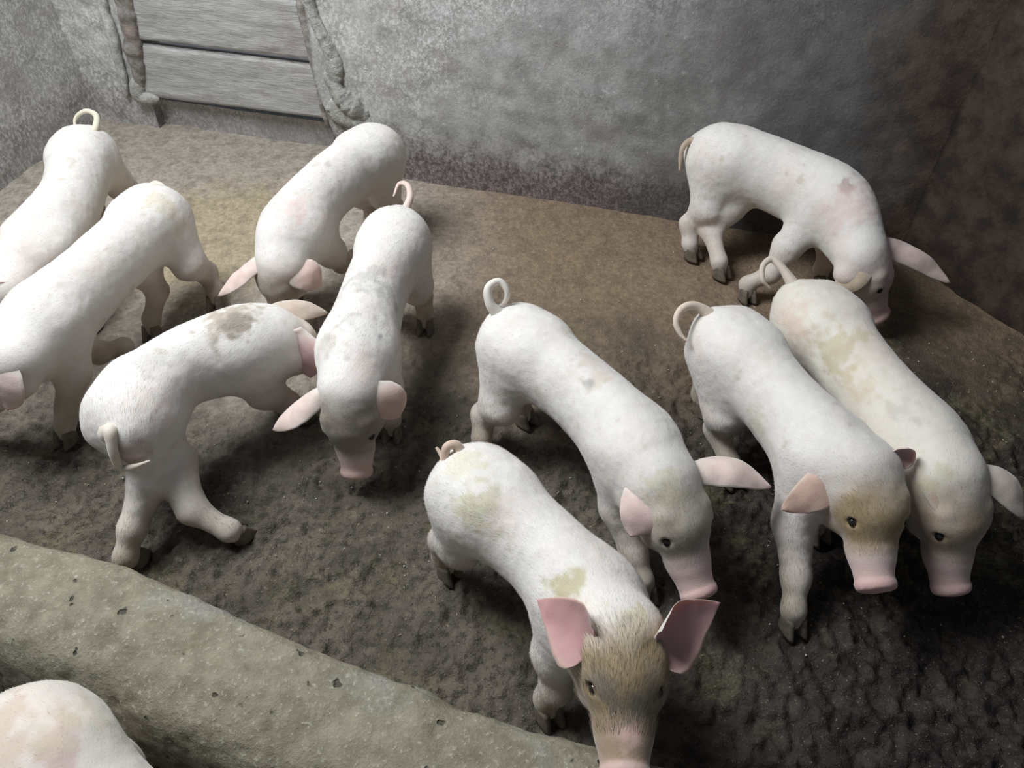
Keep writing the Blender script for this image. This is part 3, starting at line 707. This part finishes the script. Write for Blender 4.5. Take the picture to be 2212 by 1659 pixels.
# ------------------------------------------------------------------ the eleven piglets
BR = (.40, .33, .25); OL = (.50, .45, .26); GRY = (.42, .40, .37); PK = (.80, .60, .55)
PIGS = [
 dict(name='p1', label='bright white piglet by the left wall with its curly tail held up',
      axis=[(190, 312, .31), (180, 345, .29), (150, 440, .28), (88, 535, .27), (40, 600, .25), (-5, 650, .22), (-60, 735, .09)],
      hind=[(300, 440)], fore=[], tail=[(192, 300, .35), (206, 278, .37), (208, 250, .39), (185, 240, .40), (163, 256, .38), (163, 285, .35)],
      ears=[dict(s=-1, tip=(60, 640, .26), face=(.3, -.8, .2)), dict(s=1, tip=(-70, 600, .28), face=(0, -.8, .4))],
      facedirt=.7, dirtcol=(.62, .55, .36), hairs=5000, tailcol=(.72, .67, .54)),
 dict(name='p2', label='white piglet striding out of the left edge with a stubby tail',
      axis=[(345, 440, .31), (325, 480, .29), (215, 590, .28), (100, 700, .28), (55, 758, .27), (12, 798, .25), (-75, 890, .10)],
      hind=[(470, 655), (335, 720)], fore=[(152, 945), (278, 775)], tail=[(348, 425, .33), (352, 405, .35), (335, 395, .36), (318, 402, .35)],
      ears=[dict(s=1, tip=(-110, 760, .27), face=(0, -.6, .6)), dict(s=-1, tip=(20, 885, .19), face=(.1, .7, -.6), w=.055, cup=.2, outer=(.82, .62, .58))],
      facedirt=.2, hairs=5000, spots=[(340, 450, .36, .07, (.66, .58, .44), .6)]),
 dict(name='p3', label='white piglet arching its back below the boarded opening, head to the floor',
      axis=[(832, 315, .30), (798, 340, .30), (700, 415, .30), (638, 500, .27), (612, 555, .23), (608, 605, .18), (602, 690, .04)],
      hind=[(845, 500), (800, 505)], fore=[(770, 580), (640, 640)], tail=[(848, 290, .33), (862, 315, .30), (862, 350, .27), (858, 375, .25)],
      ears=[dict(s=1, tip=(472, 640, .15), face=(.1, .35, -.9), w=.034, cup=.3), dict(s=-1, tip=(696, 618, .17), face=(.1, .6, -.8), w=.05, cup=.2, outer=(.84, .62, .56))],
      facedirt=1.0, dirtcol=(.36, .31, .24), hairs=6000, spots=[(700, 300, .38, .02, GRY, .8), (610, 440, .36, .09, PK, .5), (705, 355, .38, .02, GRY, .6)]),
 dict(name='p4', label='white piglet seen from behind, body bent right and hind leg splayed',
      axis=[(285, 935, .285), (298, 880, .28), (385, 800, .28), (525, 752, .28), (582, 742, .265), (622, 740, .235), (698, 772, .11)],
      hind=[(290, 1220), (512, 1165)], fore=[(648, 905), (600, 860)], tail=[(238, 935), (246, 980), (262, 1010), (290, 1008), (325, 995)],
      ears=[dict(s=1, tip=(672, 815, .17), face=(.2, .8, -.4), w=.052, cup=.25, outer=(.85, .58, .58)), dict(s=-1, tip=(708, 676, .24), face=(.0, .5, -.8), w=.034, outer=(.6, .5, .42))],
      facedirt=.4, hairs=8000, res=.005, spots=[(490, 690, .38, .07, BR, .75), (330, 780, .37, .05, GRY, .4), (215, 1000, .26, .05, BR, .6), (280, 985, .27, .04, (.6, .45, .42), .6), (510, 700, .38, .035, (.25, .21, .17), .8)]),
 dict(name='p5', label='white piglet in the middle with a grey-streaked back, nosing the mud',
      axis=[(865, 485, .31), (850, 535, .29), (805, 650, .28), (775, 765, .27), (766, 835, .25), (760, 895, .21), (770, 1035, .045)],
      hind=[(920, 705)], fore=[], tail=[(875, 455, .35), (886, 425, .37), (880, 400, .38), (862, 398, .37), (850, 425, .35)],
      ears=[dict(s=1, tip=(592, 930, .16), face=(.1, .3, -.9), w=.034, cup=.35), dict(s=-1, tip=(862, 900, .19), face=(.1, .6, -.8), w=.048, cup=.2, outer=(.80, .58, .52))],
      facedirt=1.0, dirtcol=(.27, .23, .185), hairs=10000, res=.005, tailcol=(.75, .6, .53),
      spots=[(790, 610, .38, .07, (.50, .48, .45), .75), (745, 690, .38, .06, (.52, .50, .46), .7), (830, 700, .34, .05, (.55, .53, .5), .6), (710, 730, .34, .05, (.55, .5, .44), .6), (820, 730, .36, .02, (.35, .36, .38), .8)]),
 dict(name='p6', label='clean white piglet with a looped tail walking towards the right, nose low',
      axis=[(1095, 715, .31), (1135, 755, .29), (1255, 850, .28), (1365, 965, .27), (1415, 1045, .27), (1456, 1108, .24), (1520, 1300, .12)],
      hind=[(1045, 975), (1130, 905)], fore=[(1385, 1280)], tail=[(1078, 680, .36), (1058, 655, .39), (1055, 622, .42), (1078, 608, .43), (1096, 630, .41), (1088, 655, .38), (1062, 668, .37)],
      ears=[dict(s=1, tip=(1362, 1160, .22), face=(.3, .7, -.6), w=.048, cup=.2, outer=(.83, .62, .58)), dict(s=-1, tip=(1665, 1052, .26), face=(.1, .15, -1), w=.038, cup=.35)],
      facedirt=.8, headhair=1.4, dirtcol=(.45, .40, .32), hairs=11000, res=.005, tailcol=(.80, .75, .68),
      spots=[(1280, 795, .38, .05, (.66, .55, .46), .6), (1440, 1060, .33, .05, (.62, .55, .36), .6), (1270, 825, .38, .012, GRY, .9), (1230, 720, .38, .03, (.6, .57, .5), .5)]),
 dict(name='p7', label='nearest piglet, tan muddy face with upright pink ears looking at the viewer',
      axis=[(1005, 1020, .30), (1045, 1078, .285), (1170, 1190, .275), (1275, 1310, .28), (1312, 1375, .30), (1345, 1450, .33), (1352, 1700, .288)],
      hind=[(965, 1230)], fore=[(1182, 1535)], tail=[(1000, 990, .345), (985, 962, .37), (964, 968, .37), (962, 1000, .34), (955, 985, .34), (942, 966, .35)],
      ears=[dict(s=1, tip=(1160, 1296, .36), face=(-.15, -.75, .6), w=.062, cup=.34, arch=.004, skew=.0, point=1, f=-.004, u=.038, b=.058, inner=(.56, .31, .31), outer=(.60, .45, .33)), dict(s=-1, tip=(1556, 1302, .36), face=(.1, -.75, .6), w=.062, cup=.34, arch=.004, skew=.0, point=1, f=-.004, u=.038, b=.058, inner=(.60, .34, .33), outer=(.60, .45, .33))],
      facedirt=1.0, dirtcol=(.31, .23, .13), snoutpink=.22, dirtend=.20, hairs=34000, headhair=1.9, res=.0042, tailcol=(.62, .48, .38), legmud=.9,
      spots=[(1020, 1110, .3, .05, (.52, .48, .30), .6), (1220, 1280, .38, .035, (.52, .46, .26), .8), (1352, 1530, .33, .055, (.20, .17, .14), .7), (1350, 1610, .33, .03, (.74, .50, .43), .9), (1000, 1000, .34, .04, (.68, .64, .44), .5), (1370, 1350, .36, .04, (.68, .6, .4), .6)]),
 dict(name='p8', label='white piglet on the right with a tan forehead and pink snout facing forward',
      axis=[(1545, 712, .31), (1590, 760, .29), (1690, 880, .28), (1785, 990, .28), (1835, 1040, .29), (1874, 1085, .28), (1898, 1285, .18)],
      hind=[(1572, 1030), (1512, 880)], fore=[(1705, 1345)], tail=[(1530, 678, .36), (1500, 660, .38), (1472, 668, .38), (1460, 695, .36), (1470, 722, .34), (1485, 738, .33)],
      ears=[dict(s=1, tip=(1688, 1102, .25), face=(.1, .6, -.8), w=.040, cup=.2, outer=(.66, .46, .37), inner=(.35, .22, .2)), dict(s=-1, tip=(1962, 968, .38), face=(.3, -.9, .1), w=.034, inner=(.36, .24, .24))],
      facedirt=1.0, headhair=1.4, dirtcol=(.36, .265, .145), hairs=12000, res=.005, tailcol=(.72, .60, .50),
      spots=[(1640, 930, .3, .05, (.62, .58, .42), .5), (1640, 760, .38, .03, (.66, .62, .52), .4)]),
 dict(name='p9', label='white piglet with olive smears walking close along the far side of its neighbour',
      axis=[(1722, 650, .31), (1774, 703, .29), (1876, 836, .28), (1978, 966, .27), (2022, 1038, .27), (2050, 1095, .25), (2060, 1290, .10)],
      hind=[], fore=[], tail=[(1712, 612, .35), (1690, 580, .37), (1668, 560, .38), (1648, 575, .37), (1648, 605, .35), (1662, 622, .33)],
      ears=[dict(s=1, tip=(2075, 1170, .24), face=(.2, .4, -.8), w=.036, outer=(.55, .42, .33)), dict(s=-1, tip=(2212, 1118, .26), face=(.1, .2, -.9), w=.038, cup=.35, outer=(.62, .52, .44))],
      facedirt=.8, dirtcol=(.36, .27, .18), hairs=8000, res=.0055, tailcol=(.62, .54, .46), base=(.95, .93, .88),
      spots=[(1810, 760, .37, .07, OL, .6), (1870, 830, .37, .07, (.66, .56, .38), .55), (1720, 700, .3, .06, (.68, .52, .4), .5), (2000, 1050, .34, .05, (.6, .55, .36), .6), (1960, 880, .36, .04, (.55, .5, .45), .5)]),
 dict(name='p10', label='white piglet standing sideways before the back wall with its head bowed',
      radii=[(.055, .062), (.092, .108), (.092, .112), (.094, .118), (.080, .094), (.056, .058)], axis=[(1518, 325, .31), (1568, 345, .31), (1685, 385, .30), (1798, 445, .29), (1848, 515, .255), (1872, 590, .19), (1905, 690, .05)],
      hind=[(1490, 552), (1552, 592)], fore=[(1610, 640)], tail=[(1492, 305, .35), (1476, 318, .34), (1470, 342, .31), (1468, 368, .28)],
      ears=[dict(s=-1, tip=(2052, 612, .16), face=(.1, .6, -.8), w=.034, cup=.3), dict(s=1, tip=(1800, 630, .15), face=(.1, .6, -.8), w=.040, cup=.2, outer=(.70, .56, .42))],
      facedirt=.25, pinkface=.5, hairs=9000, res=.005, tailcol=(.45, .36, .27), legmud=.4,
      spots=[(1830, 395, .37, .025, (.35, .30, .28), .8), (1830, 450, .33, .09, PK, .5)]),
 dict(name='p11', label='piglet in the foreground pen cut off by the bottom left corner', grp=False,
      axis=[(42, 1598, .345), (90, 1650, .335), (225, 1805, .315), (380, 1960, .28), (450, 2040, .27), (500, 2110, .25), (560, 2330, .14)],
      hind=[], fore=[], tail=[(25, 1545, .385), (0, 1515, .385), (-20, 1525, .375), (-35, 1555, .355)],
      ears=[dict(s=1, tip=(380, 2150, .30)), dict(s=-1, tip=(620, 2050, .30))],
      radii=[(.068, .070), (.090, .092), (.095, .095), (.09, .104), (.075, .084), (.055, .056)],
      facedirt=.5, hairs=5000, tailcol=(.6, .53, .42), base=(.88, .86, .82),
      spots=[(130, 1625, .38, .05, (.55, .38, .36), .7), (40, 1600, .38, .07, (.60, .47, .36), .7), (200, 1560, .36, .05, (.58, .54, .42), .5)]),
]
for sp_ in PIGS: make_pig(sp_)

# ------------------------------------------------------------------ litter: chaff and grit scattered over the floor, too fine to count
def litter(name, n, mat, size, seed, label, ylo, yhi, flat):
    rg = np.random.default_rng(seed); x = rg.uniform(-1.9, 1.5, n); y = rg.uniform(ylo, yhi, n)
    keep = y < 2.615 - .283 * (x + .366) - .02; x, y = x[keep], y[keep]; n = len(x)
    z = floor_z(x, y) + size * flat * .5; a = rg.uniform(0, math.pi, n); L = size * rg.uniform(.5, 1.5, n); W = L * (.22 if flat < .3 else .8)
    c, s = np.cos(a), np.sin(a); hgt = L * flat * .5
    base = np.array([(-1, -1, -1), (1, -1, -1), (1, 1, -1), (-1, 1, -1), (-.8, -.8, 1), (.8, -.8, 1), (.8, .8, 1), (-.8, .8, 1)], float)
    base = base[None] + rg.uniform(-.25, .25, (n, 8, 3))
    lx = base[..., 0] * L[:, None] / 2; ly = base[..., 1] * W[:, None] / 2
    v = np.stack([x[:, None] + lx * c[:, None] - ly * s[:, None], y[:, None] + lx * s[:, None] + ly * c[:, None], z[:, None] + base[..., 2] * hgt[:, None]], -1).reshape(-1, 3)
    q = np.array([(0, 3, 2, 1), (4, 5, 6, 7), (0, 1, 5, 4), (1, 2, 6, 5), (2, 3, 7, 6), (3, 0, 4, 7)])
    o = mesh_obj(name, v, (np.arange(n)[:, None, None] * 8 + q[None]).reshape(-1, 4), mat, None, False)
    tag(o, label, 'litter', None, 'stuff')
litter('chaff', 2600, M['straw'], .0042, 5, 'pale chaff and husks scattered across the pen floor', .75, 2.9, .15)
litter('grit', 500, M['grit'], .0032, 9, 'fine whitish grit crumbs lying in the mud', .7, 2.6, .7)
